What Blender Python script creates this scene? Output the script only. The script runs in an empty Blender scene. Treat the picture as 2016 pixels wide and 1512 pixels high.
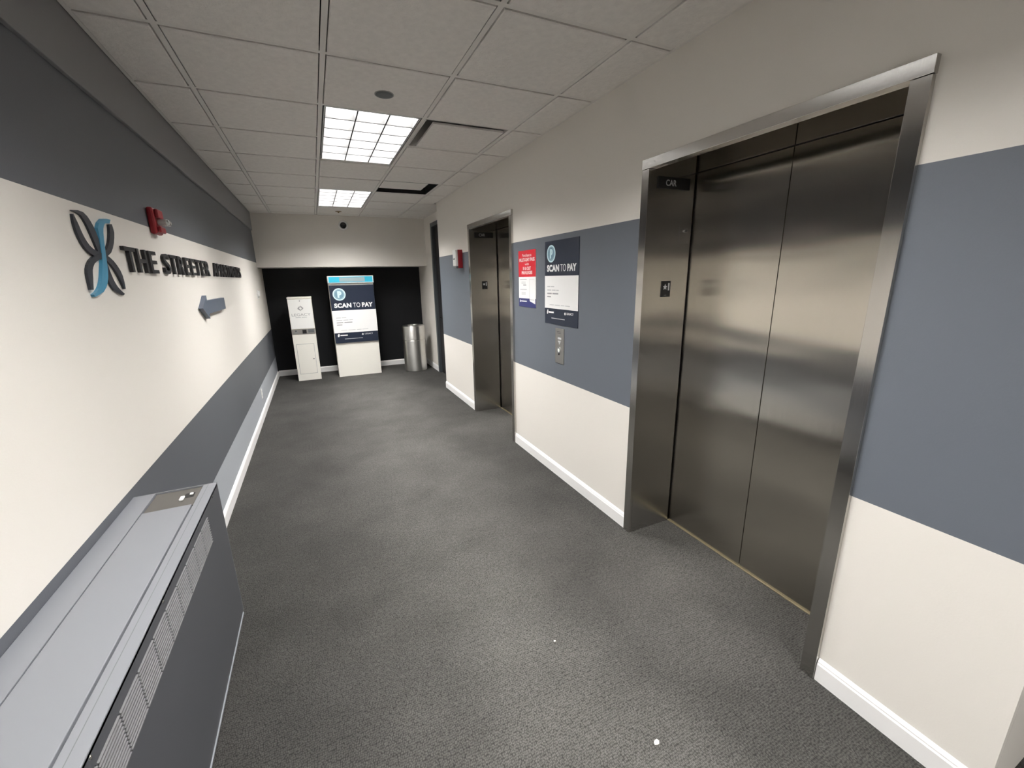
import bpy, bmesh, math, random
from mathutils import Vector, Matrix
random.seed(7)
SC = bpy.context.scene
COL = SC.collection

# ------------------------------------------------------------------ camera
F, YAW, PITCH, ROLL, CAMH, CX, CY = 816.59, 0.4206, -0.2464, -0.0223, 1.5778, 996.685, 751.141
fw = Vector((math.sin(YAW)*math.cos(PITCH), math.cos(YAW)*math.cos(PITCH), math.sin(PITCH)))
rt0 = Vector((math.cos(YAW), -math.sin(YAW), 0)); up0 = rt0.cross(fw)
rt = rt0*math.cos(ROLL) + up0*math.sin(ROLL); up = -rt0*math.sin(ROLL) + up0*math.cos(ROLL)
cam = bpy.data.cameras.new('camera'); co = bpy.data.objects.new('camera', cam); COL.objects.link(co)
cam.sensor_fit = 'HORIZONTAL'; cam.sensor_width = 36; cam.lens = F*36/2016
cam.shift_x = (1008-CX)/2016; cam.shift_y = (CY-756)/2016; cam.clip_start = .02
M = Matrix((rt, up, -fw)).transposed().to_4x4(); M.translation = (0, 0, CAMH); co.matrix_world = M
SC.camera = co
# ------------------------------------------------------------------ world and exposure (the light is the ceiling troffers, built below)
w = bpy.data.worlds.new('world'); SC.world = w; w.use_nodes = True
w.node_tree.nodes['Background'].inputs[0].default_value = (.5, .5, .5, 1)
w.node_tree.nodes['Background'].inputs[1].default_value = 0.0
SC.view_settings.view_transform = 'Standard'; SC.view_settings.look = 'None'
SC.view_settings.gamma = 1; SC.view_settings.use_curve_mapping = False
SC.view_settings.exposure = 0.0
LAMP = 80.0

# ------------------------------------------------------------------ key dimensions (metres)
H = 2.570; XL = -.730; XR = 1.6406; XS = 1.837; YB = 7.376; YK = 7.995; YJ = 5.85; YC = .242; YN = -3.2; XE = 3.4
T = .61; X0 = -.4468; Y0 = 1.6862; ZSOF = 1.798

# ------------------------------------------------------------------ materials
def mat(name, col, rough=.6, metal=0., spec=.5, emit=None, strength=0., bump=None, var=0., varscale=3., coat=0.):
    m = bpy.data.materials.new(name); m.use_nodes = True; nt = m.node_tree; b = nt.nodes['Principled BSDF']
    c = (*col, 1)
    b.inputs['Base Color'].default_value = c; b.inputs['Roughness'].default_value = rough
    b.inputs['Metallic'].default_value = metal; b.inputs['Specular IOR Level'].default_value = spec
    b.inputs['Coat Weight'].default_value = coat
    if emit: b.inputs['Emission Color'].default_value = (*emit, 1); b.inputs['Emission Strength'].default_value = strength
    if bump or var:
        tc = nt.nodes.new('ShaderNodeTexCoord')
    if bump:
        sc, st, dist = bump
        n = nt.nodes.new('ShaderNodeTexNoise'); n.inputs['Scale'].default_value = sc; n.inputs['Detail'].default_value = 4
        nt.links.new(tc.outputs['Object'], n.inputs['Vector'])
        bp = nt.nodes.new('ShaderNodeBump'); bp.inputs['Strength'].default_value = st; bp.inputs['Distance'].default_value = dist
        nt.links.new(n.outputs['Fac'], bp.inputs['Height']); nt.links.new(bp.outputs['Normal'], b.inputs['Normal'])
    if var:
        n2 = nt.nodes.new('ShaderNodeTexNoise'); n2.inputs['Scale'].default_value = varscale; n2.inputs['Detail'].default_value = 5
        nt.links.new(tc.outputs['Object'], n2.inputs['Vector'])
        r = nt.nodes.new('ShaderNodeMapRange'); r.inputs['From Min'].default_value = .3; r.inputs['From Max'].default_value = .7
        r.inputs['To Min'].default_value = 1-var; r.inputs['To Max'].default_value = 1+var
        nt.links.new(n2.outputs['Fac'], r.inputs['Value'])
        mx = nt.nodes.new('ShaderNodeMix'); mx.data_type = 'RGBA'; mx.blend_type = 'MULTIPLY'; mx.inputs['Factor'].default_value = 1
        mx.inputs[6].default_value = c; nt.links.new(r.outputs['Result'], mx.inputs[7]); nt.links.new(mx.outputs[2], b.inputs['Base Color'])
    return m

BEIGE = mat('beige_paint', (.79, .755, .70), .55, bump=(170, .12, .002))
BLUE = mat('blue_grey_paint', (.130, .146, .172), .5, bump=(170, .12, .002))
SLATE = mat('slate_paint', (.105, .112, .128), .5, bump=(170, .12, .002))
GREYP = mat('pale_grey_paint', (.40, .425, .46), .5, bump=(170, .12, .002))
BULK = mat('bulkhead_grey_paint', (.25, .25, .255), .6, bump=(170, .12, .002))
BLACKP = mat('charcoal_black_paint', (.011, .0118, .0135), .7, spec=.25, bump=(170, .12, .002))
TRIM = mat('white_trim_paint', (.90, .89, .88), .4)
PLENUM = mat('plenum_dark', (.01, .01, .01), .9)
TBAR = mat('grid_painted_steel', (.80, .77, .73), .5)
TILE = mat('mineral_fibre_tile', (.86, .825, .785), .9, bump=(75, .55, .006), var=.04, varscale=30)
HEATER = mat('heater_grey_enamel', (.200, .208, .230), .42, bump=(400, .06, .001))
HEATERF = mat('heater_front_shaded_enamel', (.072, .075, .085), .45, bump=(400, .06, .001))  # darker copy of the cabinet enamel: shade on the front put into the colour
DARKPL = mat('dark_control_plate', (.085, .08, .072), .5)
BLACK = mat('black_plastic', (.012, .012, .013), .45)
LETTER = mat('black_acrylic_letter', (.012, .0115, .013), .5)
PETAL = mat('dark_slate_acrylic', (.024, .027, .036), .4)
CYAN = mat('blue_acrylic', (.075, .30, .47), .35)
ARROW = mat('slate_arrow', (.080, .100, .138), .4)
RED = mat('red_plastic', (.30, .012, .02), .4)
WHITEPL = mat('white_plastic', (.86, .86, .84), .4)
GREYPL = mat('grey_plastic', (.13, .14, .145), .55)
CREAM = mat('cream_enamel', (.86, .84, .77), .35)
NAVY = mat('navy_print', (.013, .021, .042), .4)
NAVY2 = mat('royal_blue_print', (.030, .036, .15), .4)
REDP = mat('red_print', (.66, .018, .035), .4)
WHITEP = mat('white_print', (.88, .88, .87), .4)
GREYPR = mat('grey_print', (.36, .36, .37), .5)
LGREY = mat('light_grey_print', (.55, .56, .57), .5)
TEALP = mat('teal_print', (.17, .31, .40), .4)
SKYP = mat('sky_blue_print', (.66, .86, .90), .4)
CYANP = mat('cyan_sign', (.045, .50, .70), .3)
SIGNG = mat('worn_sign_grey', (.33, .43, .46), .5)
MGREY = mat('grey_metal', (.42, .41, .39), .35, metal=.8)
BRASS = mat('brass_sill', (.46, .40, .27), .45, metal=.8)
CHROME = mat('chrome', (.8, .8, .8), .15, metal=1)
DOORP = mat('dark_door_paint', (.012, .012, .013), .5)
FRAMEP = mat('dark_frame_paint', (.06, .068, .075), .45)
LENS = mat('clear_lens', (.75, .76, .74), .08, coat=.5)
LENS.node_tree.nodes['Principled BSDF'].inputs['Transmission Weight'].default_value = .75
HOUSING = mat('white_reflector', (.86, .86, .85), .5)
BLADE = mat('louvre_blade', (.072, .072, .072), .9, spec=.0); REFL = mat('louvre_side', (.09, .09, .09), .9, spec=.0)
LIP = mat('louvre_edge', (.012, .012, .012), .9, spec=.0)
TUBE = mat('lamp_glow', (1, 1, 1), .5, emit=(1.0, .978, .955), strength=LAMP)
PAPER = mat('white_scrap', (.72, .69, .62), .7)
BRONZE = mat('bronze_cap', (.28, .20, .10), .5, metal=.4)

def steel(name, col, r0, horizontal=False, wob=.5, rot=.25, an=.92):
    m = bpy.data.materials.new(name); m.use_nodes = True; nt = m.node_tree; b = nt.nodes['Principled BSDF']; L = nt.links.new
    b.inputs['Base Color'].default_value = (*col, 1); b.inputs['Metallic'].default_value = 1
    tc = nt.nodes.new('ShaderNodeTexCoord'); mp = nt.nodes.new('ShaderNodeMapping')
    mp.inputs['Scale'].default_value = (6, 6, 500) if horizontal else (420, 420, 4)
    L(tc.outputs['Object'], mp.inputs['Vector'])
    n = nt.nodes.new('ShaderNodeTexNoise'); n.inputs['Scale'].default_value = 1; n.inputs['Detail'].default_value = 3
    L(mp.outputs['Vector'], n.inputs['Vector'])
    mr = nt.nodes.new('ShaderNodeMapRange'); mr.inputs['To Min'].default_value = r0*.8; mr.inputs['To Max'].default_value = r0*1.25
    L(n.outputs['Fac'], mr.inputs['Value']); L(mr.outputs['Result'], b.inputs['Roughness'])
    n2 = nt.nodes.new('ShaderNodeTexNoise'); n2.inputs['Scale'].default_value = 3.2; n2.inputs['Detail'].default_value = 1
    mp2 = nt.nodes.new('ShaderNodeMapping'); mp2.inputs['Scale'].default_value = (.35, .35, 1.3)
    L(tc.outputs['Object'], mp2.inputs['Vector']); L(mp2.outputs['Vector'], n2.inputs['Vector'])
    b1 = nt.nodes.new('ShaderNodeBump'); b1.inputs['Strength'].default_value = wob; b1.inputs['Distance'].default_value = .012
    L(n2.outputs['Fac'], b1.inputs['Height'])
    b2 = nt.nodes.new('ShaderNodeBump'); b2.inputs['Strength'].default_value = .05; b2.inputs['Distance'].default_value = .0006
    L(n.outputs['Fac'], b2.inputs['Height']); L(b1.outputs['Normal'], b2.inputs['Normal']); L(b2.outputs['Normal'], b.inputs['Normal'])
    b.inputs['Anisotropic'].default_value = an; b.inputs['Anisotropic Rotation'].default_value = rot
    tg = nt.nodes.new('ShaderNodeCombineXYZ'); tg.inputs[2].default_value = 1
    L(tg.outputs[0], b.inputs['Tangent'])
    return m
STEEL = steel('brushed_steel', (.58, .548, .49), .20)
STEELF = steel('brushed_steel_frame', (.56, .545, .52), .20, wob=.15)
STEELC = steel('brushed_steel_can', (.82, .81, .78), .34, wob=.2, rot=0., an=.8)

def carpet():
    m = bpy.data.materials.new('charcoal_loop_carpet'); m.use_nodes = True; nt = m.node_tree; b = nt.nodes['Principled BSDF']; L = nt.links.new
    tc = nt.nodes.new('ShaderNodeTexCoord')
    mp = nt.nodes.new('ShaderNodeMapping'); mp.inputs['Scale'].default_value = (185, 120, 1)
    L(tc.outputs['Object'], mp.inputs['Vector'])
    v = nt.nodes.new('ShaderNodeTexVoronoi'); v.inputs['Scale'].default_value = 1; v.inputs['Randomness'].default_value = .55
    v.voronoi_dimensions = '2D'
    L(mp.outputs['Vector'], v.inputs['Vector'])
    n = nt.nodes.new('ShaderNodeTexNoise'); n.inputs['Scale'].default_value = 2.3; n.inputs['Detail'].default_value = 7; n.inputs['Roughness'].default_value = .6
    L(tc.outputs['Object'], n.inputs['Vector'])
    n3 = nt.nodes.new('ShaderNodeTexNoise'); n3.inputs['Scale'].default_value = 60; n3.inputs['Detail'].default_value = 3
    L(tc.outputs['Object'], n3.inputs['Vector'])
    r1 = nt.nodes.new('ShaderNodeMapRange'); r1.inputs['From Min'].default_value = 0; r1.inputs['From Max'].default_value = .75
    r1.inputs['To Min'].default_value = 1.5; r1.inputs['To Max'].default_value = .35; L(v.outputs['Distance'], r1.inputs['Value'])
    r2 = nt.nodes.new('ShaderNodeMapRange'); r2.inputs['From Min'].default_value = .3; r2.inputs['From Max'].default_value = .7
    r2.inputs['To Min'].default_value = .80; r2.inputs['To Max'].default_value = 1.22; L(n.outputs['Fac'], r2.inputs['Value'])
    r3 = nt.nodes.new('ShaderNodeMapRange'); r3.inputs['From Min'].default_value = .3; r3.inputs['From Max'].default_value = .7
    r3.inputs['To Min'].default_value = .8; r3.inputs['To Max'].default_value = 1.2; L(n3.outputs['Fac'], r3.inputs['Value'])
    a = nt.nodes.new('ShaderNodeMath'); a.operation = 'MULTIPLY'; L(r1.outputs['Result'], a.inputs[0]); L(r2.outputs['Result'], a.inputs[1])
    a2 = nt.nodes.new('ShaderNodeMath'); a2.operation = 'MULTIPLY'; L(a.outputs[0], a2.inputs[0]); L(r3.outputs['Result'], a2.inputs[1])
    # paler band down the middle with lobes at the two lift thresholds
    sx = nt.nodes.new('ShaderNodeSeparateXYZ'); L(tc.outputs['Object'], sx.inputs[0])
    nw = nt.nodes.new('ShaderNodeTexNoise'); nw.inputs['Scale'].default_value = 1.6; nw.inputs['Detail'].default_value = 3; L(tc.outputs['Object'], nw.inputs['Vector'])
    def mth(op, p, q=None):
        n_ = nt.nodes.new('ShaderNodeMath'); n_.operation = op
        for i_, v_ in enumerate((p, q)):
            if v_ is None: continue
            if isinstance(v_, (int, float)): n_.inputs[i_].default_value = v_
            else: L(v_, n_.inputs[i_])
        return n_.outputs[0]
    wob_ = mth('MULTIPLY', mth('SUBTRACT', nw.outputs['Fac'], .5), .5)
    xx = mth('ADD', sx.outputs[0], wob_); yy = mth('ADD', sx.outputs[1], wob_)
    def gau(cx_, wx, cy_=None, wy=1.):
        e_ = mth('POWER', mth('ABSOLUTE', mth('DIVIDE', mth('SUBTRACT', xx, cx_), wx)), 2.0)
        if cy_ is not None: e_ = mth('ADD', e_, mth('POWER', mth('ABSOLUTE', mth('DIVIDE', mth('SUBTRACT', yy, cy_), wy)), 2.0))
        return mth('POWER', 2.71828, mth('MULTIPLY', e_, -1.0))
    pale_mask = mth('MAXIMUM', mth('MAXIMUM', gau(.72, .62), gau(1.55, .75, 1.28, .55)), gau(1.55, .75, 4.02, .5))
    pale_r = nt.nodes.new('ShaderNodeMapRange'); pale_r.inputs['To Min'].default_value = .58; pale_r.inputs['To Max'].default_value = 1.20; L(pale_mask, pale_r.inputs['Value'])
    a3 = nt.nodes.new('ShaderNodeMath'); a3.operation = 'MULTIPLY'; L(a2.outputs[0], a3.inputs[0]); L(pale_r.outputs['Result'], a3.inputs[1])
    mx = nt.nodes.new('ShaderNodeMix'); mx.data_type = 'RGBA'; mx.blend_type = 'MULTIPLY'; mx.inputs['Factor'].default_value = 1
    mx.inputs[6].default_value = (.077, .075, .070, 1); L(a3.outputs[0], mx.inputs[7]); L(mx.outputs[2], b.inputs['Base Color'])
    b.inputs['Roughness'].default_value = .95; b.inputs['Specular IOR Level'].default_value = .25
    bp = nt.nodes.new('ShaderNodeBump'); bp.inputs['Strength'].default_value = .8; bp.inputs['Distance'].default_value = .004; bp.invert = True
    L(v.outputs['Distance'], bp.inputs['Height']); L(bp.outputs['Normal'], b.inputs['Normal'])
    return m
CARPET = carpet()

# ------------------------------------------------------------------ mesh helpers (everything is modelled in world coordinates)
def wloc(o):
    v = Vector((0, 0, 0))
    while o: v += o.location; o = o.parent
    return v
def link(name, bm, mats, parent=None, loc=None, smooth=False):
    if not isinstance(mats, (list, tuple)): mats = [mats]
    me = bpy.data.meshes.new(name)
    if parent is not None: off = wloc(parent)
    else: off = Vector(loc) if loc is not None else Vector((0, 0, 0))
    bmesh.ops.translate(bm, verts=bm.verts, vec=-off)
    bm.to_mesh(me); bm.free()
    for m in mats: me.materials.append(m)
    if smooth:
        for p in me.polygons: p.use_smooth = True
    o = bpy.data.objects.new(name, me); COL.objects.link(o)
    if parent is not None: o.parent = parent
    else: o.location = off
    return o
def empty(name, loc):
    o = bpy.data.objects.new(name, None); COL.objects.link(o); o.location = loc; o.empty_display_size = .1; return o
def tag(o, label=None, cat=None, group=None, kind=None):
    if label: o['label'] = label
    if cat: o['category'] = cat
    if group: o['group'] = group
    if kind: o['kind'] = kind
    return o
def addbox(bm, x0, x1, y0, y1, z0, z1, bev=0., mi=0):
    vs = [bm.verts.new((x, y, z)) for x in (x0, x1) for y in (y0, y1) for z in (z0, z1)]
    fs = [bm.faces.new([vs[i] for i in q]) for q in ((0,1,3,2),(4,6,7,5),(0,4,5,1),(2,3,7,6),(0,2,6,4),(1,5,7,3))]
    for f in fs: f.material_index = mi
    if bev:
        es = list({e for f in fs for e in f.edges})
        bmesh.ops.bevel(bm, geom=es, offset=bev, segments=2, affect='EDGES', profile=.5)
    return fs
def box(name, x0, x1, y0, y1, z0, z1, m, parent=None, bev=0., loc=None):
    bm = bmesh.new(); addbox(bm, min(x0,x1), max(x0,x1), min(y0,y1), max(y0,y1), min(z0,z1), max(z0,z1), bev)
    if parent is None and loc is None: loc = ((x0+x1)/2, (y0+y1)/2, min(z0, z1))
    return link(name, bm, m, parent, loc)
# frames: map (right, up, out) to world
class Fr:
    def __init__(s, o, r, u): s.o = Vector(o); s.r = Vector(r); s.u = Vector(u); s.n = s.r.cross(s.u)
    def __call__(s, a, b, c=0): return s.o + s.r*a + s.u*b + s.n*c
def left_wall(y, z, d=0): return Fr((XL+d, y, z), (0, 1, 0), (0, 0, 1))
def right_wall(y, z, d=0): return Fr((XR-d, y, z), (0, -1, 0), (0, 0, 1))
def face_y(x, y, z): return Fr((x, y, z), (1, 0, 0), (0, 0, 1))       # surface that faces the viewer (-y)
def ceil_fr(x, y, d=0): return Fr((x, y, H-d), (1, 0, 0), (0, -1, 0))   # looks down
def fbox(bm, fr, a0, a1, b0, b1, c0, c1, mi=0, bev=0.):
    vs = [bm.verts.new(fr(a, b, c)) for a in (a0, a1) for b in (b0, b1) for c in (c0, c1)]
    fs = [bm.faces.new([vs[i] for i in q]) for q in ((0,1,3,2),(4,6,7,5),(0,4,5,1),(2,3,7,6),(0,2,6,4),(1,5,7,3))]
    for f in fs: f.material_index = mi
    if bev: bmesh.ops.bevel(bm, geom=list({e for f in fs for e in f.edges}), offset=bev, segments=2, affect='EDGES', profile=.5)
def panel(name, fr, a0, a1, b0, b1, c0, c1, m, parent, bev=0.):
    bm = bmesh.new(); fbox(bm, fr, a0, a1, b0, b1, c0, c1, 0, bev); bmesh.ops.recalc_face_normals(bm, faces=bm.faces); return link(name, bm, m, parent)
def poly(bm, fr, pts, c0, c1, mi=0):
    """closed outline (list of (a, b)) extruded from c0 to c1 along the frame's normal"""
    lo = [bm.verts.new(fr(a, b, c0)) for a, b in pts]; hi = [bm.verts.new(fr(a, b, c1)) for a, b in pts]
    n = len(pts); fs = [bm.faces.new(hi), bm.faces.new(lo[::-1])]
    for i in range(n): fs.append(bm.faces.new((lo[i], lo[(i+1) % n], hi[(i+1) % n], hi[i])))
    for f in fs: f.material_index = mi
    return fs
def shape(name, fr, pts, c0, c1, m, parent):
    bm = bmesh.new(); poly(bm, fr, pts, c0, c1); bmesh.ops.recalc_face_normals(bm, faces=bm.faces); return link(name, bm, m, parent)
def circ(a, b, r, n=32): return [(a+r*math.cos(2*math.pi*i/n), b+r*math.sin(2*math.pi*i/n)) for i in range(n)]
def disc(name, fr, a, b, r, c0, c1, m, parent, n=32): return shape(name, fr, circ(a, b, r, n), c0, c1, m, parent)
def ring(name, fr, a, b, r0, r1, c0, c1, m, parent, n=40):
    bm = bmesh.new(); P = [[bm.verts.new(fr(a+r*math.cos(2*math.pi*i/n), b+r*math.sin(2*math.pi*i/n), c)) for i in range(n)] for r, c in ((r0,c0),(r0,c1),(r1,c1),(r1,c0))]
    for k in range(4):
        for i in range(n): bm.faces.new((P[k][i], P[k][(i+1) % n], P[(k+1) % 4][(i+1) % n], P[(k+1) % 4][i]))
    bmesh.ops.recalc_face_normals(bm, faces=bm.faces); return link(name, bm, m, parent)
def lathe(name, fr, a, b, prof, m, parent, n=48, loc=None):
    """prof: list of (radius, out) along the frame's normal"""
    bm = bmesh.new(); R = []
    for r, c in prof:
        R.append([bm.verts.new(fr(a, b, c))] if r < 1e-6 else [bm.verts.new(fr(a+r*math.cos(2*math.pi*i/n), b+r*math.sin(2*math.pi*i/n), c)) for i in range(n)])
    for A, B in zip(R, R[1:]):
        for i in range(n):
            j = (i+1) % n
            q = [A[i % len(A)], A[j % len(A)], B[j % len(B)], B[i % len(B)]]
            u = []
            for v in q:
                if v not in u: u.append(v)
            if len(u) > 2: bm.faces.new(u)
    bmesh.ops.recalc_face_normals(bm, faces=bm.faces)
    o = link(name, bm, m, parent, loc); me = o.data
    for p in me.polygons: p.use_smooth = True
    me.set_sharp_from_angle(angle=math.radians(35))
    return o
def text_geo(body, bold):
    cu = bpy.data.curves.new('text', 'FONT'); cu.body = body; cu.size = 1; cu.offset = bold; cu.space_character = 1.0 + 1.6*max(bold, 0); cu.resolution_u = 4
    to = bpy.data.objects.new('text', cu); COL.objects.link(to)
    me = bpy.data.meshes.new_from_object(to.evaluated_get(bpy.context.evaluated_depsgraph_get()))
    vs = [v.co.copy() for v in me.vertices]; fs = [tuple(p.vertices) for p in me.polygons]
    bpy.data.objects.remove(to); bpy.data.curves.remove(cu); bpy.data.meshes.remove(me)
    return vs, fs
def text(name, body, fr, a0, a1, b0, b1, c0, c1, m, parent, bold=.0):
    """solid lettering fitted to the rectangle a0..a1, b0..b1"""
    vs, fs = text_geo(body, bold)
    mx = min(v.x for v in vs); Mx = max(v.x for v in vs); my = min(v.y for v in vs); My = max(v.y for v in vs)
    bm = bmesh.new()
    bv = [bm.verts.new(fr(a0+(v.x-mx)/(Mx-mx)*(a1-a0), b0+(v.y-my)/(My-my)*(b1-b0), c0)) for v in vs]
    for f in fs:
        try: bm.faces.new([bv[i] for i in f])
        except ValueError: pass
    bmesh.ops.remove_doubles(bm, verts=bm.verts, dist=1e-6)
    g = bmesh.ops.extrude_face_region(bm, geom=list(bm.faces))
    bmesh.ops.translate(bm, verts=[v for v in g['geom'] if isinstance(v, bmesh.types.BMVert)], vec=fr.n*(c1-c0))
    bmesh.ops.recalc_face_normals(bm, faces=bm.faces)
    return link(name, bm, m, parent)
def bars(name, fr, rects, c0, c1, m, parent):
    bm = bmesh.new()
    for a0, a1, b0, b1 in rects: fbox(bm, fr, a0, a1, b0, b1, c0, c1)
    bmesh.ops.recalc_face_normals(bm, faces=bm.faces); return link(name, bm, m, parent)

# ================================================================== THE SETTING
def wall_cells(name, plane, s0, s1, bands, holes, thick, fr, mats):
    """wall in frame fr, running s0..s1, split in paint bands [(z0, z1, material index)], holes = [(s0, s1, z0, z1)]"""
    ss = sorted({s0, s1, *[h[0] for h in holes], *[h[1] for h in holes]}); zs = sorted({*[b[0] for b in bands], *[b[1] for b in bands], *[z for h in holes for z in h[2:]]})
    bm = bmesh.new()
    for a, b in zip(ss, ss[1:]):
        for c, e in zip(zs, zs[1:]):
            ma, mz = (a+b)/2, (c+e)/2
            if any(h[0] < ma < h[1] and h[2] < mz < h[3] for h in holes): continue
            mi = next(q for z0, z1, q in bands if z0 <= mz <= z1)
            fbox(bm, fr, a, b, c, e, -thick, 0, mi)
    bmesh.ops.recalc_face_normals(bm, faces=bm.faces)
    return link(name, bm, mats)

# floor
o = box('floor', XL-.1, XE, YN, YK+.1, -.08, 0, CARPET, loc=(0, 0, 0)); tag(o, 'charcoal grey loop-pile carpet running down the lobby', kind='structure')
# ceiling: dark void above, tiles and grid below it
ceiling = box('ceiling', XL-.1, XE, YN, YK+.1, H+.30, H+.36, PLENUM, loc=(0, 0, H)); tag(ceiling, 'suspended ceiling of square fissured tiles in a pale metal grid', kind='structure')

cols = [(XL+.02, X0), (X0, X0+T), (X0+T, X0+2*T), (X0+2*T, X0+3*T), (X0+3*T, XR)]
ROWMIN = -8; NROW = 18
def rowy(j): return Y0 + j*T
tiles = {}
def tile_mesh(w, d):
    k = (round(w, 3), round(d, 3))
    if k not in tiles:
        bm = bmesh.new(); g = .017; x, y = w/2-g, d/2-g
        vs = []
        for (ix, iy, z) in ((0, 0, .022), (0, 0, -.003), (.005, .005, -.006)):
            vs.append([bm.verts.new(p) for p in ((-x+ix, -y+iy, z), (x-ix, -y+iy, z), (x-ix, y-iy, z), (-x+ix, y-iy, z))])
        for A, B in zip(vs, vs[1:]):
            for i in range(4): bm.faces.new((A[i], A[(i+1) % 4], B[(i+1) % 4], B[i]))
        bm.faces.new(vs[2]); bm.faces.new(vs[0][::-1]); bmesh.ops.recalc_face_normals(bm, faces=bm.faces)
        me = bpy.data.meshes.new('ceiling_tile'); bm.to_mesh(me); bm.free(); me.materials.append(TILE); tiles[k] = me
    return tiles[k]
def put_tile(x0, x1, y0, y1):
    o = bpy.data.objects.new('ceiling_tile', tile_mesh(x1-x0, y1-y0)); COL.objects.link(o); o.parent = ceiling
    o.location = ((x0+x1)/2, (y0+y1)/2, random.uniform(-.0008, .0008))
LIGHT_ROWS = (-6, -2, 2, 6); VENTS = {(3, 2), (3, 5)}
def skip(c, j): return (c == 2 and any(r <= j < r+2 for r in LIGHT_ROWS)) or (c, j) in VENTS
for j in range(ROWMIN, 10):
    y0, y1 = rowy(j), min(rowy(j+1), YB)
    for c, (x0, x1) in enumerate(cols):
        if c == 4 and y0 >= YJ-.05: x1 = XS
        if c == 4 and y1 < YC: x1 = X0+4*T
        if not skip(c, j) and y1-y0 > .06: put_tile(x0, x1, y0, y1)
    if y1 < YC:
        for k in range(4, 6): put_tile(X0+k*T, X0+(k+1)*T, y0, y1)
def tee(name, x0, x1, y0, y1):
    bm = bmesh.new(); addbox(bm, x0, x1, y0, y1, H, H+.0015)
    if x1-x0 > y1-y0: m_ = (y0+y1)/2; addbox(bm, x0, x1, m_-.001, m_+.001, H+.0015, H+.035)
    else: m_ = (x0+x1)/2; addbox(bm, m_-.001, m_+.001, y0, y1, H+.0015, H+.035)
    return link(name, bm, TBAR, ceiling)
for k in range(4): tee('grid_runner', X0+k*T-.012, X0+k*T+.012, YN, YB)
for k in (4, 5, 6): tee('grid_runner', X0+k*T-.012, X0+k*T+.012, YN, YC)
for j in range(ROWMIN, 10):
    y = rowy(j)
    for c, (x0, x1) in enumerate(cols):
        if c == 2 and any(r < j < r+2 for r in LIGHT_ROWS): continue
        if c == 4 and y > YJ: x1 = XS
        if c == 4 and y < YC: x1 = X0+4*T
        tee('cross_tee', x0+(.012 if c else 0), x1-.012, y-.012, y+.012)
    if y < YC:
        for k in (4, 5): tee('cross_tee', X0+k*T+.012, X0+(k+1)*T-.012, y-.012, y+.012)
for nm, a in (('wall_angle', (XR-.018, XR, YC, YJ, H-.001, H+.0015)), ('wall_angle', (XL+.02, XL+.04, YN, YB, H-.001, H+.0015)),
              ('wall_angle', (XL+.02, XS, YB-.018, YB, H-.001, H+.0015)), ('wall_angle', (XS-.018, XS, YJ, YB, H-.001, H+.0015))):
    box(nm, *a, TBAR, ceiling)

# left wall with its painted bands
zb = [(0, .3518, 0), (.3518, .8204, 1), (.8204, 1.8661, 2), (1.8661, H+.32, 1)]
wl = wall_cells('wall_left', 0, YN, YK, zb, [], .1, Fr((XL, 0, 0), (0, 1, 0), (0, 0, 1)), [GREYP, SLATE, BEIGE])
tag(wl, 'long left wall painted in slate, beige and pale grey bands', kind='structure')
o = box('trim_1', XL-.05, XL+.016, YN, YB, 2.3211, H+.1, BULK, bev=.003, loc=(XL, 0, 2.3211)); tag(o, 'grey bulkhead strip along the top of the left wall', kind='structure')
# right wall with two lift openings
E1 = (.7053, 1.8425); DY = 2.7452; OPEN_IN = .040; ZO = 2.11
zbr = [(0, .8028, 1), (.8028, 1.8677, 0), (1.8677, H+.32, 1)]
holes = [(-(E1[1]-OPEN_IN+q), -(E1[0]+OPEN_IN+q), 0, ZO) for q in (0, DY)]
wr = wall_cells('wall_right', 0, -YJ, -YC, zbr, holes, .03, Fr((XR, 0, 0), (0, -1, 0), (0, 0, 1)), [BLUE, BEIGE])
tag(wr, 'beige right wall with a broad blue-grey band and two lift openings', kind='structure')
# return of the right wall near the camera, walls out of view
o = box('wall_return', XR+.031, XE, YC, YC+.08, 0, H+.32, BEIGE, loc=(XR, YC, 0)); tag(o, 'short wall return at the near right corner', kind='structure')
o = box('wall_near', XL, XE, YN-.1, YN, 0, H+.32, BEIGE, loc=(0, YN, 0)); tag(o, 'wall behind the viewer', kind='structure')
o = box('wall_lobby', XE, XE+.1, YN, YC+.08, 0, H+.32, BEIGE, loc=(XE, 0, 0)); tag(o, 'side wall of the lobby behind the viewer', kind='structure')
# jog and set-back side wall with the dark door
o = box('wall_jog', XR+.031, XS+.06, YJ-.06, YJ, 0, H+.32, BEIGE, loc=(XR, YJ, 0)); tag(o, 'end of the right wall beside the dark doorway', kind='structure')
DY0, DY1, DZ = YJ+.03, 6.955, 2.44
ws = wall_cells('wall_side', 0, -YK, -YJ, [(0, H+.32, 0)], [(-DY1, -DY0, 0, DZ)], .06, Fr((XS, 0, 0), (0, -1, 0), (0, 0, 1)), [BEIGE])
tag(ws, 'beige set-back wall between the dark doorway and the alcove', kind='structure')
# upper back wall (bulkhead over the alcove) and the black alcove wall
o = box('wall_back', XL, XS, YB, YK, ZSOF, H+.32, BEIGE, loc=(0, YB, ZSOF)); tag(o, 'beige bulkhead wall above the black alcove', kind='structure')
o = box('wall_alcove', XL, XS+.06, YK, YK+.1, 0, ZSOF, BLACKP, loc=(0, YK, 0)); tag(o, 'black painted wall at the back of the alcove', kind='structure')
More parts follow.
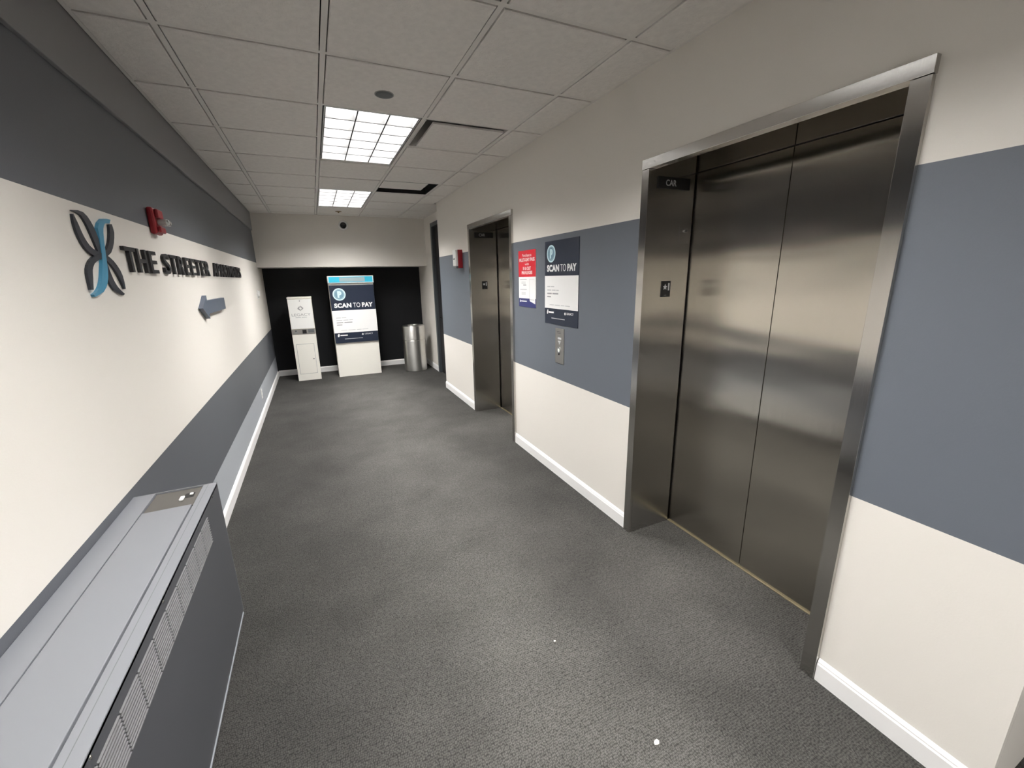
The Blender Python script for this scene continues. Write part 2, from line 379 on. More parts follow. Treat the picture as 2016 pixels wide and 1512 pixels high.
# baseboards
def base(name, fr, s0, s1, parent=None):
    prof = [(0, 0), (.013, 0), (.013, .074), (.010, .081), (.010, .086), (.005, .094), (0, .097)]
    bm = bmesh.new(); A = [bm.verts.new(fr(s0, z, d)) for d, z in prof]; B = [bm.verts.new(fr(s1, z, d)) for d, z in prof]
    n = len(prof)
    for i in range(n): bm.faces.new((A[i], A[(i+1) % n], B[(i+1) % n], B[i]))
    bm.faces.new(A); bm.faces.new(B[::-1]); bmesh.ops.recalc_face_normals(bm, faces=bm.faces)
    return tag(link(name, bm, TRIM, loc=fr(s0, 0, 0)), kind='structure')
tag(base('baseboard_left', Fr((XL, 0, 0), (0, 1, 0), (0, 0, 1)), YN, YK-.013), 'white baseboard along the left wall')
RW = Fr((XR, 0, 0), (0, -1, 0), (0, 0, 1))
tag(base('baseboard_right_near', RW, -E1[0]+.002, -YC), 'white baseboard nearest the viewer on the right')
tag(base('baseboard_right_middle', RW, -(E1[0]+DY)+.002, -E1[1]-.002), 'white baseboard between the two lifts')
tag(base('baseboard_right_far', RW, -YJ, -(E1[1]+DY)-.002), 'white baseboard beyond the far lift')
tag(base('baseboard_back', Fr((0, YK, 0), (1, 0, 0), (0, 0, 1)), XL+.013, XS-.013), 'white baseboard at the foot of the black alcove wall')
tag(base('baseboard_side', Fr((XS, 0, 0), (0, -1, 0), (0, 0, 1)), -YK+.013, -DY1-.01), 'white baseboard beside the metal bin')

# dark doorway in the set-back wall
d3 = empty('door_3', (XS, (DY0+DY1)/2, 0)); tag(d3, 'dark door in a charcoal metal frame beyond the far lift', kind='structure')
for a, b in ((DY1-.075, DY1), (DY0, DY0+.075)):
    bm = bmesh.new(); addbox(bm, XS-.014, XS+.07, a, b, 0, DZ, .002); link('frame_jamb', bm, FRAMEP, d3)
box('frame_head', XS-.014, XS+.07, DY0+.075, DY1-.075, DZ-.06, DZ, FRAMEP, d3, .002)
leaf = box('door_leaf', XS+.03, XS+.07, DY0+.078, DY1-.078, .008, DZ-.063, DOORP, d3, .002)
hf = Fr((XS+.03, 6.60, .96), (0, -1, 0), (0, 0, 1))
disc('handle_rose', hf, 0, 0, .025, 0, .008, CHROME, leaf)
bm = bmesh.new(); fbox(bm, hf, -.01, .01, -.009, .009, .008, .06); fbox(bm, hf, -.01, .10, -.009, .009, .045, .06); bmesh.ops.recalc_face_normals(bm, faces=bm.faces)
link('handle_lever', bm, CHROME, leaf)

# ------------------------------------------------------------------ lifts
XD = 1.9548; XF = XR-.020; ZH0, ZH1 = 2.0976, 2.1449; FW = .050
def lift(name, dy, label):
    y0, y1 = E1[0]+dy, E1[1]+dy; r = empty(name, (XD, (y0+y1)/2, 0)); tag(r, label, kind='structure')
    ys = 1.2815+dy; ZT = 2.30
    box('header', XF, XR+.03, y0-.002, y1+.002, ZH0, ZH1, STEELF, r, .0015)
    for a, b, s in ((y0, y0+FW, 1), (y1-FW, y1, -1)):
        q = b if s > 0 else a
        bm = bmesh.new(); addbox(bm, XF+.001, XR, a, b, 0, ZH0-.002, .001)
        addbox(bm, XR, XR+.031, min(q, q-s*.009), max(q, q-s*.009), 0, ZH0-.002)
        addbox(bm, XR+.031, XD-.012, min(q, q-s*.009), max(q, q-s*.009), 0, ZT)
        link('jamb', bm, STEELF, r)
    box('head_soffit', XR+.03, XD+.045, y0-.03, y1+.03, ZT, ZT+.01, STEELF, r)
    a, b = y0+FW-.06, y1-FW+.06
    for p0, p1 in ((a, ys-.0015), (ys+.0015, b)):
        box('door_panel', XD, XD+.035, p0, p1, .010, 2.0965, STEEL, r, .0015)
        box('transom_panel', XD+.002, XD+.035, p0+.0005, p1-.0005, 2.1025, ZT, STEEL, r, .001)
    box('shadow_gap', XD+.036, XD+.04, a, b, 0, ZT, BLACK, r)
    box('sill', XD-.010, XD+.036, y0+FW+.001, y1-FW-.001, 0, .006, BRASS, r, .001)
    return r
lift('door_1', 0, 'near lift with tall brushed steel doors and frame, with a black CAR sign inside the frame')
lift('door_2', DY, 'far lift with brushed steel doors and frame between the alarm box and red poster')
star = []
for i in range(10):
    rr = .017 if i % 2 == 0 else .0072; an = math.pi/2 + i*math.pi/5; star.append((rr*math.cos(an), rr*math.sin(an)))
for dy, which in ((0, 'near'), (DY, 'far')):
    yj = E1[1]-FW+dy
    fr = face_y(1.755, yj, 2.037)
    t = empty('car_sign', fr(0, 0, 0)); tag(t, f'black sign reading CAR high on the {which} lift side jamb', 'sign')
    panel('plate', fr, -.072, .150, -.029, .029, 0, .006, BLACK, t, .0015)
    text('lettering', 'CAR', fr, -.020, .052, -.015, .015, .006, .0068, LGREY if dy == 0 else GREYPR, t, .012)
    fr = face_y(1.787, yj, 1.495)
    t = empty('floor_plate', fr(0, 0, 0)); tag(t, f'small black plate with a star and figure 1 on the {which} lift jamb', 'sign')
    panel('plate', fr, -.032, .032, -.044, .044, 0, .005, BLACK, t, .0015)
    shape('star', fr, [(a-.009, b+.010) for a, b in star], .005, .0062, LGREY, t)
    text('numeral', '1', fr, .013, .022, -.008, .032, .005, .0062, LGREY, t)
    bm = bmesh.new()
    for qx in range(3): addbox(bm, 1.775+qx*.006, 1.7775+qx*.006, yj-.0058, yj-.005, 1.460, 1.4625)
    link('braille', bm, GREYPR, t)
fr = face_y(1.899, E1[1]-FW, 1.803)
t = empty('key_switch', fr(0, 0, 0)); tag(t, 'steel key switch plate beside the near lift doors', 'switch')
panel('plate', fr, -.042, .042, -.066, .066, 0, .003, STEELF, t, .001)
disc('collar', fr, 0, 0, .012, .003, .010, CHROME, t, 24); disc('keyway', fr, 0, 0, .007, .010, .0105, BLACK, t, 20)

# ================================================================== CEILING FITTINGS
def troffer(j, label, power):
    x0, x1 = X0+T+.012, X0+2*T-.012; y0, y1 = rowy(j)+.012, rowy(j+2)-.012
    t = empty('troffer_light', ((x0+x1)/2, (y0+y1)/2, H)); tag(t, label, 'ceiling light', 'recessed fluorescent troffers')
    g = .009; a0, a1, b0, b1 = x0+g, x1-g, y0+g, y1-g; top = H+.135
    bm = bmesh.new()
    addbox(bm, a0, a0+.004, b0, b1, H-.001, top); addbox(bm, a1-.004, a1, b0, b1, H-.001, top)
    addbox(bm, a0+.004, a1-.004, b0, b0+.004, H-.001, top); addbox(bm, a0+.004, a1-.004, b1-.004, b1, H-.001, top)
    addbox(bm, a0, a1, b0, b1, top, top+.004)
    link('housing', bm, HOUSING, t)
    tm = TUBE.copy(); tm.name = 'lamp_glow'; tm.node_tree.nodes['Principled BSDF'].inputs['Emission Strength'].default_value = LAMP*power
    box('lamp_tray', a0+.006, a1-.006, b0+.006, b1-.006, top-.012, top-.002, tm, t)
    h0, h1 = H+.001, H+.092
    for k in (1, 2):
        x = a0+(a1-a0)*k/3; bm = bmesh.new(); addbox(bm, x-.0035, x+.0035, b0+.010, b1-.010, h0+.002, h1); addbox(bm, x-.0035, x+.0035, b0+.010, b1-.010, h0, h0+.002, mi=1)
        link('long_blade', bm, [BLADE, LIP], t)
    for k in range(1, 6):
        y = b0+(b1-b0)*k/6; bm = bmesh.new(); addbox(bm, a0+.010, a1-.010, y-.0035, y+.0035, h0+.0025, h1-.001); addbox(bm, a0+.010, a1-.010, y-.0035, y+.0035, h0+.0005, h0+.0025, mi=1)
        link('cross_blade', bm, [BLADE, LIP], t)
    bm = bmesh.new()
    for q in ((a0+.0045, a0+.0095, b0+.0045, b1-.0045), (a1-.0095, a1-.0045, b0+.0045, b1-.0045), (a0+.0095, a1-.0095, b0+.0045, b0+.0095), (a0+.0095, a1-.0095, b1-.0095, b1-.0045)):
        addbox(bm, *q, h0, h1)
    link('louvre_border', bm, REFL, t)
    return t
troffer(-6, 'added unseen ceiling light over the lobby behind the viewer', 1.2)  # added lamp, never in view; helps light the near walls
troffer(-2, 'ceiling light just above the viewer, cut off by the top edge', .85)
troffer(2, 'large lit ceiling light of eighteen cells behind the round grey ceiling disc', 1.0)
troffer(6, 'smaller far ceiling light nearest the back bulkhead', 1.15)
def vent(j, label, px0, px1, py0, py1, cm, ch):
    x0, x1, y0, y1 = X0+2*T+.012, X0+3*T-.012, rowy(j)+.012, rowy(j+1)-.012
    t = empty('ceiling_vent', ((x0+x1)/2, (y0+y1)/2, H)); tag(t, label, 'air vent')
    bm = bmesh.new()
    for q in ((x0+.002, x0+.006, y0+.002, y1-.002), (x1-.006, x1-.002, y0+.002, y1-.002), (x0+.006, x1-.006, y0+.002, y0+.006), (x0+.006, x1-.006, y1-.006, y1-.002)):
        addbox(bm, *q, H-.001, H+ch)
    link('collar_frame', bm, cm, t)
    box('deflector_panel', px0, px1, py0, py1, H+.000, H+.014, TILE, t, .002)
    box('duct', x0+.006, x1-.006, y0+.006, y1-.006, H+ch, H+.285, BLACK, t)
vent(2, 'square ceiling vent beside the larger light with a thin dark slot', .850, 1.358, 2.990, 3.500, TBAR, .26)
vent(5, 'far ceiling vent with a dark L-shaped opening', .790, 1.262, 4.755, 5.118, BLACK, .075)
t = empty('ceiling_disc', (.48, 2.628, H-.006)); tag(t, 'round dark grey cap on the ceiling tile before the larger light', 'ceiling cap')
lathe('cap', ceil_fr(.48, 2.628), 0, 0, [(0, .013), (.030, .0125), (.043, .011), (.047, .008), (.047, .004)], GREYPL, t)
ring('rim', ceil_fr(.48, 2.628), 0, 0, .047, .052, .004, .008, MGREY, t)
t = empty('sprinkler_cap', (.464, 6.905, H-.006)); tag(t, 'small bronze sprinkler cap behind the far ceiling light', 'sprinkler')
lathe('escutcheon', ceil_fr(.464, 6.905), 0, 0, [(0, .016), (.030, .015), (.042, .011), (.045, .004)], BRONZE, t, 32)
lathe('sprinkler_pin', ceil_fr(.464, 6.905), 0, 0, [(0, .030), (.008, .029), (.012, .022), (.010, .015)], BRONZE, t, 20)
fr = face_y(.543, YB, 2.423)
t = empty('dome_camera', fr(0, 0, 0)); tag(t, 'black dome security camera in a white ring on the bulkhead', 'camera')
lathe('housing_ring', fr, 0, 0, [(.046, .010), (.049, .044), (.060, .046), (.071, .030), (.074, 0)], WHITEPL, t)
DOMEM = mat('smoked_dome', (.008, .008, .009), .12)
lathe('dome', fr, 0, 0, [(0, .052), (.018, .050), (.033, .042), (.042, .030), (.047, .012)], DOMEM, t)

# ================================================================== LEFT WALL THINGS
XF2 = .025
t = empty('wall_lettering', (XL, 4.0, 1.635)); tag(t, 'raised black letters reading THE STREETER APARTMENTS on the left wall', 'sign')
LET = [('T',2.358,.124),('H',2.502,.118),('E',2.657,.105),('S',2.876,.105),('T',2.995,.124),('R',3.147,.122),('E',3.306,.105),('E',3.441,.105),('T',3.561,.135),('E',3.731,.105),('R',3.862,.125),
       ('A',4.142,.138),('P',4.295,.115),('A',4.425,.138),('R',4.585,.120),('T',4.720,.122),('M',4.862,.140),('E',5.035,.100),('N',5.166,.120),('T',5.310,.122),('S',5.455,.105)]
for ch, y, wd in LET:
    text('letter', ch, Fr((XL, 0, 0), (0, 1, 0), (0, 0, 1)), y, y+wd, 1.635, 1.742, .001, .015, LETTER, t, .012)
EMB = {
'S1': ([(1.996,1.82),(1.991,1.801),(1.99,1.782),(1.993,1.762),(2.001,1.743),(2.012,1.725),(2.027,1.709),(2.05,1.696),(2.081,1.687),(2.121,1.681),(2.154,1.677),(2.182,1.673),(2.206,1.662),(2.226,1.647),(2.243,1.63),(2.257,1.612),(2.271,1.589),(2.285,1.564)],[(2.003,1.822),(2.011,1.806),(2.02,1.79),(2.027,1.771),(2.037,1.753),(2.049,1.737),(2.065,1.723),(2.085,1.713),(2.112,1.706),(2.15,1.701),(2.185,1.696),(2.215,1.688),(2.243,1.675),(2.267,1.658),(2.286,1.64),(2.298,1.618),(2.3,1.593),(2.297,1.565)]),
'S2': ([(2.002,1.832),(2.032,1.829),(2.056,1.824),(2.07,1.813),(2.082,1.799),(2.092,1.783),(2.101,1.764),(2.11,1.744),(2.12,1.718),(2.132,1.685),(2.14,1.656),(2.143,1.632),(2.148,1.611),(2.155,1.592),(2.166,1.576),(2.185,1.561),(2.22,1.549),(2.262,1.539)],[(2.004,1.834),(2.043,1.839),(2.081,1.838),(2.107,1.827),(2.124,1.812),(2.137,1.796),(2.147,1.776),(2.155,1.755),(2.164,1.727),(2.172,1.692),(2.179,1.663),(2.185,1.638),(2.193,1.618),(2.201,1.601),(2.212,1.586),(2.225,1.573),(2.248,1.559),(2.277,1.545)]),
'S3': ([(2.282,1.818),(2.277,1.801),(2.269,1.785),(2.257,1.767),(2.24,1.747),(2.219,1.73),(2.199,1.716),(2.176,1.708),(2.141,1.701),(2.104,1.692),(2.067,1.682),(2.035,1.668),(2.012,1.652),(1.998,1.637),(1.991,1.622),(1.988,1.607),(1.987,1.587),(1.986,1.566)],[(2.309,1.823),(2.313,1.808),(2.314,1.791),(2.302,1.77),(2.284,1.747),(2.263,1.727),(2.235,1.707),(2.192,1.691),(2.15,1.683),(2.116,1.675),(2.086,1.667),(2.066,1.659),(2.05,1.648),(2.038,1.636),(2.032,1.625),(2.026,1.609),(2.016,1.589),(2.006,1.566)]),
'B': ([(2.301,1.839),(2.268,1.839),(2.224,1.833),(2.184,1.814),(2.161,1.793),(2.159,1.773),(2.157,1.751),(2.151,1.722),(2.144,1.697),(2.135,1.677),(2.123,1.656),(2.11,1.636),(2.096,1.615),(2.081,1.596),(2.065,1.582),(2.047,1.57),(2.023,1.559),(1.992,1.549)],[(2.282,1.822),(2.253,1.82),(2.239,1.818),(2.226,1.81),(2.212,1.797),(2.202,1.78),(2.193,1.756),(2.184,1.726),(2.177,1.701),(2.172,1.68),(2.167,1.659),(2.16,1.637),(2.149,1.615),(2.132,1.592),(2.108,1.573),(2.076,1.557),(2.037,1.548),(1.999,1.541)])}
t = empty('wall_emblem', (XL, 2.1, 1.54)); tag(t, 'raised emblem of dark crossing petals and a blue ribbon before the lettering', 'emblem')
def ribbon(name, key, d0, d1, m):
    Lp, Rp = EMB[key]; fr = Fr((XL, 0, 0), (0, 1, 0), (0, 0, 1)); bm = bmesh.new(); V = {}
    for s, P in ((0, Lp), (1, Rp)):
        for k, (y, z) in enumerate(P):
            for e, d in ((0, d0), (1, d1)): V[s, k, e] = bm.verts.new(fr(y, z, d))
    n = len(Lp)
    for k in range(n-1):
        for q in (((0,k,1),(0,k+1,1),(1,k+1,1),(1,k,1)), ((0,k,0),(1,k,0),(1,k+1,0),(0,k+1,0)), ((0,k,0),(0,k+1,0),(0,k+1,1),(0,k,1)), ((1,k,0),(1,k,1),(1,k+1,1),(1,k+1,0))):
            bm.faces.new([V[i] for i in q])
    for k in (0, n-1): bm.faces.new((V[0,k,0], V[0,k,1], V[1,k,1], V[1,k,0]))
    bmesh.ops.recalc_face_normals(bm, faces=bm.faces); return link(name, bm, m, t)
ribbon('petal_band', 'S1', .0005, .0085, PETAL); ribbon('petal_band', 'S2', .0005, .0078, PETAL); ribbon('petal_band', 'S3', .0005, .0092, PETAL); ribbon('blue_ribbon', 'B', .0005, .0110, CYAN)
fr = left_wall(3.46, 1.416)
shp = [(0, 0), (.165, .082), (.165, .046), (.80, .046), (.80, -.046), (.165, -.046), (.165, -.082)]
bm = bmesh.new(); poly(bm, fr, [(a, b) for a, b in shp], .001, .028); bmesh.ops.recalc_face_normals(bm, faces=bm.faces)
o = link('direction_arrow', bm, ARROW, loc=fr(.4, -.08, 0)); tag(o, 'raised slate blue arrow pointing left on the beige wall under the lettering', 'arrow')
# fire strobe
fr = left_wall(2.86, 1.900)
t = empty('fire_strobe', fr(0, -.07, 0)); tag(t, 'red fire alarm strobe with clear lens above the black lettering', 'fire alarm')
panel('back_plate', fr, -.055, .055, -.066, .066, 0, .030, RED, t, .010)
panel('upper_horn', fr, -.044, .044, .014, .058, .030, .046, RED, t, .006)
panel('lower_horn', fr, -.044, .044, -.058, -.026, .030, .046, RED, t, .006)
bm = bmesh.new(); fbox(bm, fr, -.030, .030, -.022, .010, .030, .082, 0, .011); bmesh.ops.recalc_face_normals(bm, faces=bm.faces); link('lens', bm, LENS, t, smooth=True)
lathe('flash_tube', fr, 0, -.006, [(0, .066), (.006, .064), (.009, .055), (.009, .032)], WHITEPL, t, 16)
# thermostat and outlet
fr = left_wall(6.89, 1.415)
t = empty('thermostat', fr(0, -.06, 0)); tag(t, 'small white thermostat at the far end of the left wall', 'thermostat')
panel('backplate', fr, -.05, .05, -.06, .06, 0, .008, WHITEPL, t, .003); panel('cover', fr, -.042, .042, -.020, .052, .008, .030, WHITEPL, t, .006); panel('dial_slot', fr, -.015, .015, -.042, -.028, .008, .014, GREYPR, t, .002)
fr = left_wall(5.67, .267)
t = empty('wall_outlet', fr(0, -.06, 0)); tag(t, 'white electrical outlet low on the pale grey band of the left wall', 'outlet')
panel('cover_plate', fr, -.035, .035, -.058, .058, 0, .006, WHITEPL, t, .002)
for b in (-.024, .024):
    sk = panel('socket', fr, -.017, .017, b-.017, b+.017, .006, .009, WHITEPL, t, .002)
    bars('slots', fr, [(-.009, -.006, b-.004, b+.008), (.006, .009, b-.004, b+.008)], .009, .0093, BLACK, sk)

# wall heater (fan coil cabinet)
HX = -.458; HZ = .786; HY0, HY1 = .30, 1.916
t = empty('wall_heater', ((XL+HX)/2, (HY0+HY1)/2, 0)); tag(t, 'long grey metal heating cabinet with louvred grilles under the left wall', 'heater')
bm = bmesh.new(); addbox(bm, XL+.001, HX-.006, HY0+.002, HY1-.004, .165, HZ-.012); link('body', bm, HEATERF, t)
box('plinth', XL+.001, HX-.10, HY0+.05, HY1-.06, 0, .165, BLACK, t)
box('end_panel', XL+.001, HX, HY1-.004, HY1, .160, HZ, HEATER, t, .001)
gr = []
y = 1.702
while y > HY0+.12: gr.append((y-.094, y)); y -= .0985
bm = bmesh.new(); fr = Fr((HX, 0, 0), (0, 1, 0), (0, 0, 1)); G0, G1 = .640, .747
ss = sorted({HY0, HY1-.004, *[g for q in gr for g in q]})
for a, b in zip(ss, ss[1:]):
    inside = any(q[0]-1e-6 <= a and b <= q[1]+1e-6 for q in gr)
    for c, e in ((.160, G0), (G0, G1), (G1, HZ-.004)):
        if inside and c == G0: continue
        fbox(bm, fr, a, b, c, e, -.006, 0)
bmesh.ops.remove_doubles(bm, verts=bm.verts, dist=1e-6); bmesh.ops.recalc_face_normals(bm, faces=bm.faces)
link('front_panel', bm, HEATERF, t)
box('bottom_lip', HX-.05, HX+.004, HY0, HY1-.02, .155, .162, HEATER, t, .001)
GRM = mat('grille_bar_enamel', (.165, .165, .17), .4); GREC = mat('grille_dark', (.022, .022, .024), .6)
base_gr = None
for a, b in gr:
    if base_gr is None:
        bm = bmesh.new(); n = 11
        for k in range(n):
            z = G0 + (k+.5)*(G1-G0)/n
            # slanted louvre bar
            P = [(-.005, z-.0012), (.0025, z-.0022), (.0025, z+.0006), (-.005, z+.0014)]
            A = [bm.verts.new(fr(0, zz, d)) for d, zz in P]; B = [bm.verts.new(fr(b-a, zz, d)) for d, zz in P]
            for i in range(4): bm.faces.new((A[i], A[(i+1) % 4], B[(i+1) % 4], B[i]))
            bm.faces.new(A); bm.faces.new(B[::-1])
        bmesh.ops.recalc_face_normals(bm, faces=bm.faces)
        base_gr = link('grille', bm, GRM, t); base_gr.location.y += a
        a00 = a
    else:
        o = base_gr.copy(); COL.objects.link(o); o.parent = t; o.location.y = base_gr.location.y + (a-a00)
    box('grille_recess', HX-.0059, HX-.0055, a, b, G0, G1, GREC, t)
box('back_rail', XL+.001, -.659, HY0, HY1-.004, HZ-.012, HZ, HEATER, t, .001)
box('lid', -.6565, -.509, HY0, 1.752, HZ-.012, HZ-.0005, HEATER, t, .002)
box('front_rail', -.503, HX, HY0, HY1-.004, HZ-.012, HZ, HEATER, t, .0015)
box('rail_seam', -.4865, -.4850, HY0, HY1-.006, HZ-.0005, HZ+.0002, GREYPL, t)
cp = box('control_plate', -.6565, -.507, 1.756, HY1-.006, HZ-.012, HZ-.006, DARKPL, t, .001)
box('knob_slot', -.553, -.520, 1.828, 1.868, HZ-.006, HZ-.0055, BLACK, cp)
bm = bmesh.new(); addbox(bm, -.562, -.548, 1.806, 1.838, HZ-.006, HZ+.002, .003); addbox(bm, -.536, -.524, 1.843, 1.858, HZ-.006, HZ+.001, .003); link('control_knob', bm, WHITEPL, cp)
for yy in (1.813, 1.211, .809, .45):
    lathe('screw', Fr((HX, yy, .772), (0, 1, 0), (0, 0, 1)), 0, 0, [(0, .002), (.0035, .0016), (.0045, 0)], CHROME, t, 12)

# ================================================================== RIGHT WALL THINGS
def p_badge(fr, a, b, r, c, parent):
    ring('badge_ring', fr, a, b, r*.82, r, c, c+.0008, SKYP, parent)
    disc('badge_disc', fr, a, b, r*.82, c, c+.0005, TEALP, parent)
    ring('badge_inner_ring', fr, a, b, r*.71, r*.735, c, c+.0008, SKYP, parent)
    text('badge_letter', 'P', fr, a-r*.28, a+r*.38, b-r*.54, b+r*.54, c+.0005, c+.0012, SKYP, parent, .075)
def words(x0, x1, z, h, seg):
    out = []; x = x0
    for f in seg:
        w_ = (x1-x0)*f; out.append((x, x+w_*.86, z, z+h)); x += w_
    return out
def diamond(a, b, r): return [(a+r, b), (a, b+r), (a-r, b), (a, b-r)]
def pay_print(fr, W, HH, c, parent, zs):
    """the SCAN TO PAY print on a board of size W x HH (origin lower left); zs: heights of the white field and lettering"""
    w0, w1, s0, s1, pb, pr = zs
    panel('white_field', fr, .0, W, w0, w1, c, c+.0006, WHITEP, parent)
    p_badge(fr, .05*W+pr*1.1, pb, pr, c, parent)
    text('lettering_scan', 'SCAN', fr, .07*W, .45*W, s0, s1, c, c+.0008, WHITEP, parent, .05)
    text('lettering_to', 'TO', fr, .49*W, .65*W, s0, s1, c, c+.0008, WHITEP, parent, .0)
    text('lettering_pay', 'PAY', fr, .69*W, .94*W, s0, s1, c, c+.0008, WHITEP, parent, .05)
    d_ = w1-w0; L0 = .08*W
    rr = []
    rr += words(L0, L0+.24*W, w0+.66*d_, .030*d_, (.5, .5)); rr += words(L0, L0+.38*W, w0+.55*d_, .030*d_, (.4, .35, .25))
    rr2 = words(L0, L0+.38*W, w0+.44*d_, .040*d_, (.45, .55)) + words(L0, L0+.14*W, w0+.34*d_, .040*d_, (1.,))
    bars('small_print', fr, rr, c+.0006, c+.0009, LGREY, parent); bars('small_print', fr, rr2, c+.0006, c+.0009, GREYPR, parent)
    bars('small_print', fr, words(.16*W, .80*W, w0+.10*d_, .022*d_, (.25, .3, .2, .25)), c+.0006, c+.0009, LGREY, parent)
    lo = w0
    # two small marks and a line of print in the navy foot
    shape('foot_mark', fr, [(.07*W, lo*.62), (.10*W, lo*.62), (.115*W, lo*.75), (.115*W, lo*.90), (.085*W, lo*.90), (.07*W, lo*.78)], c, c+.0006, WHITEP, parent)
    bars('small_print', fr, words(.13*W, .32*W, lo*.70, lo*.10, (1.,)), c, c+.0005, WHITEP, parent)
    shape('foot_diamond', fr, diamond(.64*W, lo*.75, .026*W), c, c+.0006, WHITEP, parent)
    text('foot_name', 'LEGACY', fr, .69*W, .88*W, lo*.70, lo*.84, c, c+.0006, WHITEP, parent, .01)
    bars('small_print', fr, words(.22*W, .70*W, lo*.36, lo*.045, (1.,)), c, c+.0005, LGREY, parent)
fr = right_wall(2.882, 1.222)
t = empty('pay_poster', fr(.228, 0, 0)); tag(t, 'navy and white SCAN TO PAY poster on the wall above the call button', 'poster')
panel('board', fr, 0, .457, 0, .607, 0, .004, NAVY, t)
pay_print(fr, .457, .607, .004, t, (.118, .358, .388, .438, .517, .062))
fr = right_wall(3.342, 1.327)
t = empty('pass_poster', fr(.155, 0, 0)); tag(t, 'red, white and blue multi-day pass poster beside the far lift', 'poster')
panel('board', fr, 0, .310, 0, .463, 0, .004, WHITEP, t)
panel('red_field', fr, 0, .310, .250, .463, .004, .0046, REDP, t); panel('blue_field', fr, 0, .310, 0, .072, .004, .0046, NAVY2, t)
for s, a0, a1, b0, b1, bo in (('Purchase a', .075, .235, .412, .436, 0), ('MULTI-DAY PASS', .018, .292, .374, .402, .022), ('with', .120, .190, .343, .363, 0), ('IN & OUT', .085, .225, .305, .332, .02), ('PRIVILEGES', .060, .250, .270, .297, .022)):
    text('lettering', s, fr, a0, a1, b0, b1, .0046, .0052, WHITEP, t, bo)
bars('small_print', fr, [(.025, .15, .226, .233), (.025, .15, .142, .149)] + [(.05, .13, z, z+.004) for z in (.205, .193, .120, .110, .100)], .004, .0044, LGREY, t)
bars('small_print', fr, [(.085, .14, .178, .187)], .004, .0044, GREYPR, t)
shape('ticket_picture', fr, [(.20, .232), (.295, .224), (.300, .030), (.205, .052)], .0046, .0050, WHITEP, t)
bars('ticket_outline', fr, [(.20, .202, .06, .232), (.202, .29, .228, .2295), (.21, .285, .062, .066)], .0050, .0053, GREYPR, t)
bars('small_print', fr, [(.022, .036, .040, .058), (.042, .150, .044, .052)], .0046, .0050, WHITEP, t)
# call button panel
fr = right_wall(2.660, 1.065)
t = empty('call_panel', fr(0, -.13, 0)); tag(t, 'narrow steel lift call button panel below the navy poster', 'call button')
panel('plate', fr, -.060, .060, -.133, .133, 0, .006, MGREY, t, .002)
bars('engraving', fr, [(-.035, .020, .106, .110), (-.035, .020, .095, .098)], .006, .0064, GREYPL, t)
shape('service_mark', fr, [(-.022, .040), (0, .010), (.022, .040)], .006, .0066, LGREY, t)
bars('service_mark', fr, [(-.022, .026, .050, .066)], .006, .0066, LGREY, t)
ring('button_collar', fr, -.002, -.030, .014, .021, .006, .012, CHROME, t); disc('button', fr, -.002, -.030, .014, .006, .010, WHITEPL, t, 24); disc('keyway', fr, -.004, -.062, .007, .006, .010, BLACK, t, 20)
# alarm box beyond far lift
fr = right_wall(4.905, 1.79)
t = empty('fire_horn', fr(0, -.11, 0)); tag(t, 'red alarm box with a white front on the wall left of the far lift', 'fire alarm')
panel('body', fr, -.060, .060, -.095, .112, 0, .055, RED, t, .004)
fc = panel('front_cover', fr, -.060, .052, -.072, .112, .055, .085, WHITEPL, t, .006)
panel('lens_slot', fr, -.035, .025, .002, .016, .085, .087, GREYPL, fc); panel('foot', fr, -.060, .050, -.098, -.072, .055, .078, GREYPL, t, .003)

# ================================================================== ALCOVE THINGS
# narrow kiosk
fr = Fr((-.400, 7.414, 0), (1, 0, 0), (0, 0, 1)); KW = .345
t = empty('ticket_kiosk', (-.2275, 7.56, 0)); tag(t, 'narrow white parking kiosk with LEGACY printed on its upper panel', 'kiosk')
panel('cabinet', fr, 0, KW, 0, 1.315, -.30, 0, CREAM, t, .003)
panel('lid', fr, -.004, KW+.004, 1.317, 1.345, -.305, .006, CREAM, t, .004)
panel('upper_panel', fr, .006, KW-.006, .850, 1.308, 0, .006, WHITEPL, t, .003)
rs = panel('reader_strip', fr, .004, KW-.004, .762, .843, 0, .007, MGREY, t, .002)
panel('ticket_slot', fr, .155, .215, .772, .830, .007, .010, BLACK, rs); panel('screen', fr, .240, .325, .780, .832, .007, .010, GREYPL, rs)
panel('card_slot', fr, .030, .095, .782, .800, .007, .010, GREYPR, rs); disc('coin_slot', fr, .062, .815, .012, .007, .010, GREYPL, rs, 20)
dr = panel('service_door', fr, .042, KW-.052, .115, .598, 0, .004, CREAM, t, .0015)
bars('door_gap', fr, [(.037, .042, .110, .603), (KW-.052, KW-.047, .110, .603), (.042, KW-.052, .110, .115), (.042, KW-.052, .598, .603)], 0, .0008, GREYPR, t)
disc('lock', fr, .268, .350, .010, .004, .010, GREYPL, dr, 20)
disc('upper_lock', fr, .172, 1.285, .007, .006, .010, GREYPL, t, 16)
bm = bmesh.new()
for pts in ([(.172, 1.215), (.216, 1.171), (.203, 1.158), (.172, 1.189)], [(.163, 1.206), (.128, 1.171), (.141, 1.158), (.163, 1.180)], [(.172, 1.127), (.128, 1.162), (.141, 1.149+.026), (.172, 1.153)], [(.181, 1.136), (.210, 1.163), (.197, 1.170), (.181, 1.158)]):
    poly(bm, fr, pts, .006, .0068)
bmesh.ops.recalc_face_normals(bm, faces=bm.faces); link('diamond_mark', bm, GREYPR, t)
text('lettering', 'LEGACY', fr, .035, .305, 1.050, 1.090, .006, .0068, GREYPR, t, .0)
bars('small_print', fr, words(.085, .26, 1.022, .011, (.5, .5)), .006, .0066, LGREY, t)
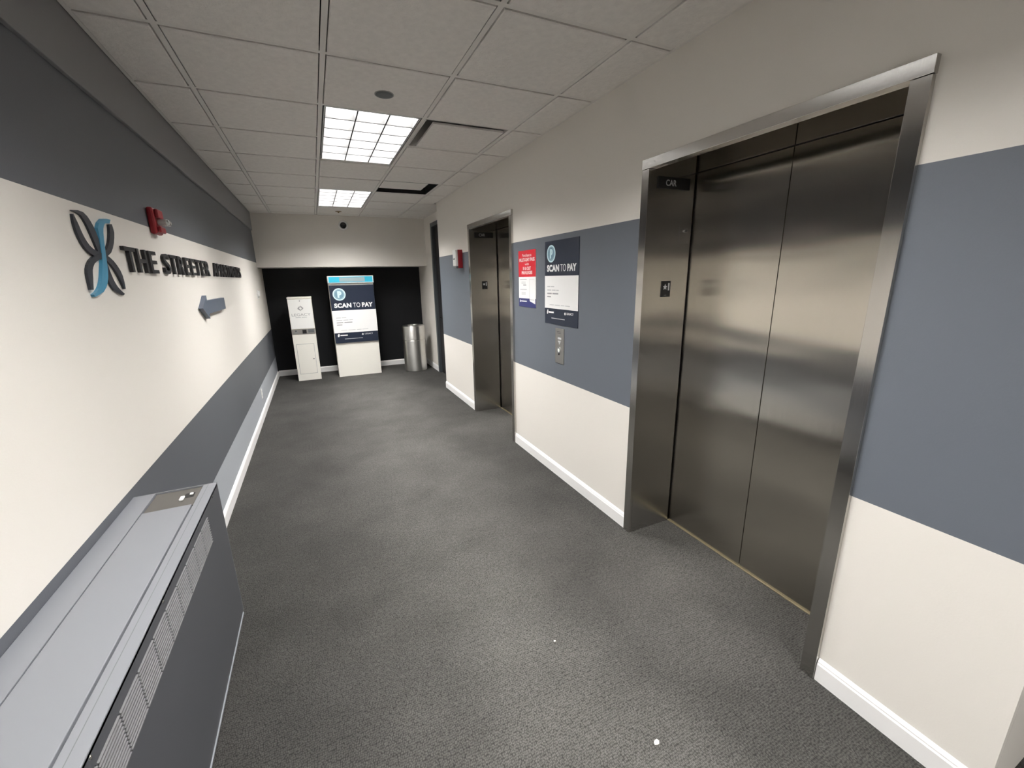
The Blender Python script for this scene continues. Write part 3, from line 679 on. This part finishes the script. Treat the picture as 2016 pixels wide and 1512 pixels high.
# pay station
fr = Fr((.222, 7.387, 0), (1, 0, 0), (0, 0, 1)); PW = .692
t = empty('pay_station', (.568, 7.56, 0)); tag(t, 'wide white pay station with a navy SCAN TO PAY front and bright blue header', 'pay station')
panel('cabinet', fr, 0, PW, 0, 1.535, -.34, 0, CREAM, t, .004)
hd = panel('header', fr, -.004, PW+.006, 1.540, 1.655, -.34, .030, WHITEPL, t, .004)
panel('header_face', fr, .010, PW-.010, 1.553, 1.642, .030, .033, CYANP, hd); panel('header_print', fr, .170, .560, 1.562, 1.632, .033, .0336, SIGNG, hd)
fb = Fr((.222, 7.387, .575), (1, 0, 0), (0, 0, 1))
panel('front_board', fb, .004, PW-.004, 0, .935, 0, .022, NAVY, t, .001)
pay_print(fb, PW, .935, .022, t, (.168, .533, .575, .650, .790, .098))
# metal bin
cx, cy, cr_ = 1.512, 7.335, .195
fr = Fr((cx, cy, 0), (1, 0, 0), (0, 1, 0))
t = empty('metal_bin', (cx, cy, 0)); tag(t, 'tall round brushed metal bin beside the beige side wall', 'bin')
lathe('lower_body', fr, 0, 0, [(0, .004), (cr_-.006, .004), (cr_-.002, .012), (cr_, .02), (cr_, .545), (cr_-.003, .549), (0, .549)], STEELC, t, 64)
lathe('upper_body', fr, 0, 0, [(cr_-.003, .551), (cr_+.001, .555), (cr_+.001, .775), (cr_-.004, .790), (cr_-.018, .800), (.110, .806), (.095, .800), (.090, .780), (.090, .600), (0, .600)], STEELC, t, 64)
# scraps on the carpet
def scrap(x, y, r, lab):
    bm = bmesh.new(); n = 7; pts = [(r*(.6+.5*random.random())*math.cos(2*math.pi*i/n), r*(.5+.4*random.random())*math.sin(2*math.pi*i/n)) for i in range(n)]
    f_ = Fr((x, y, .0005), (1, 0, 0), (0, 1, 0)); poly(bm, f_, pts, 0, .003); bmesh.ops.recalc_face_normals(bm, faces=bm.faces)
    tag(link('paper_scrap', bm, PAPER, loc=(x, y, .0)), lab, 'scrap')
scrap(.895, .791, .012, 'tiny white scrap on the carpet near the bottom edge')
scrap(.79, 1.30, .005, 'very small pale fleck on the carpet in front of the near lift')
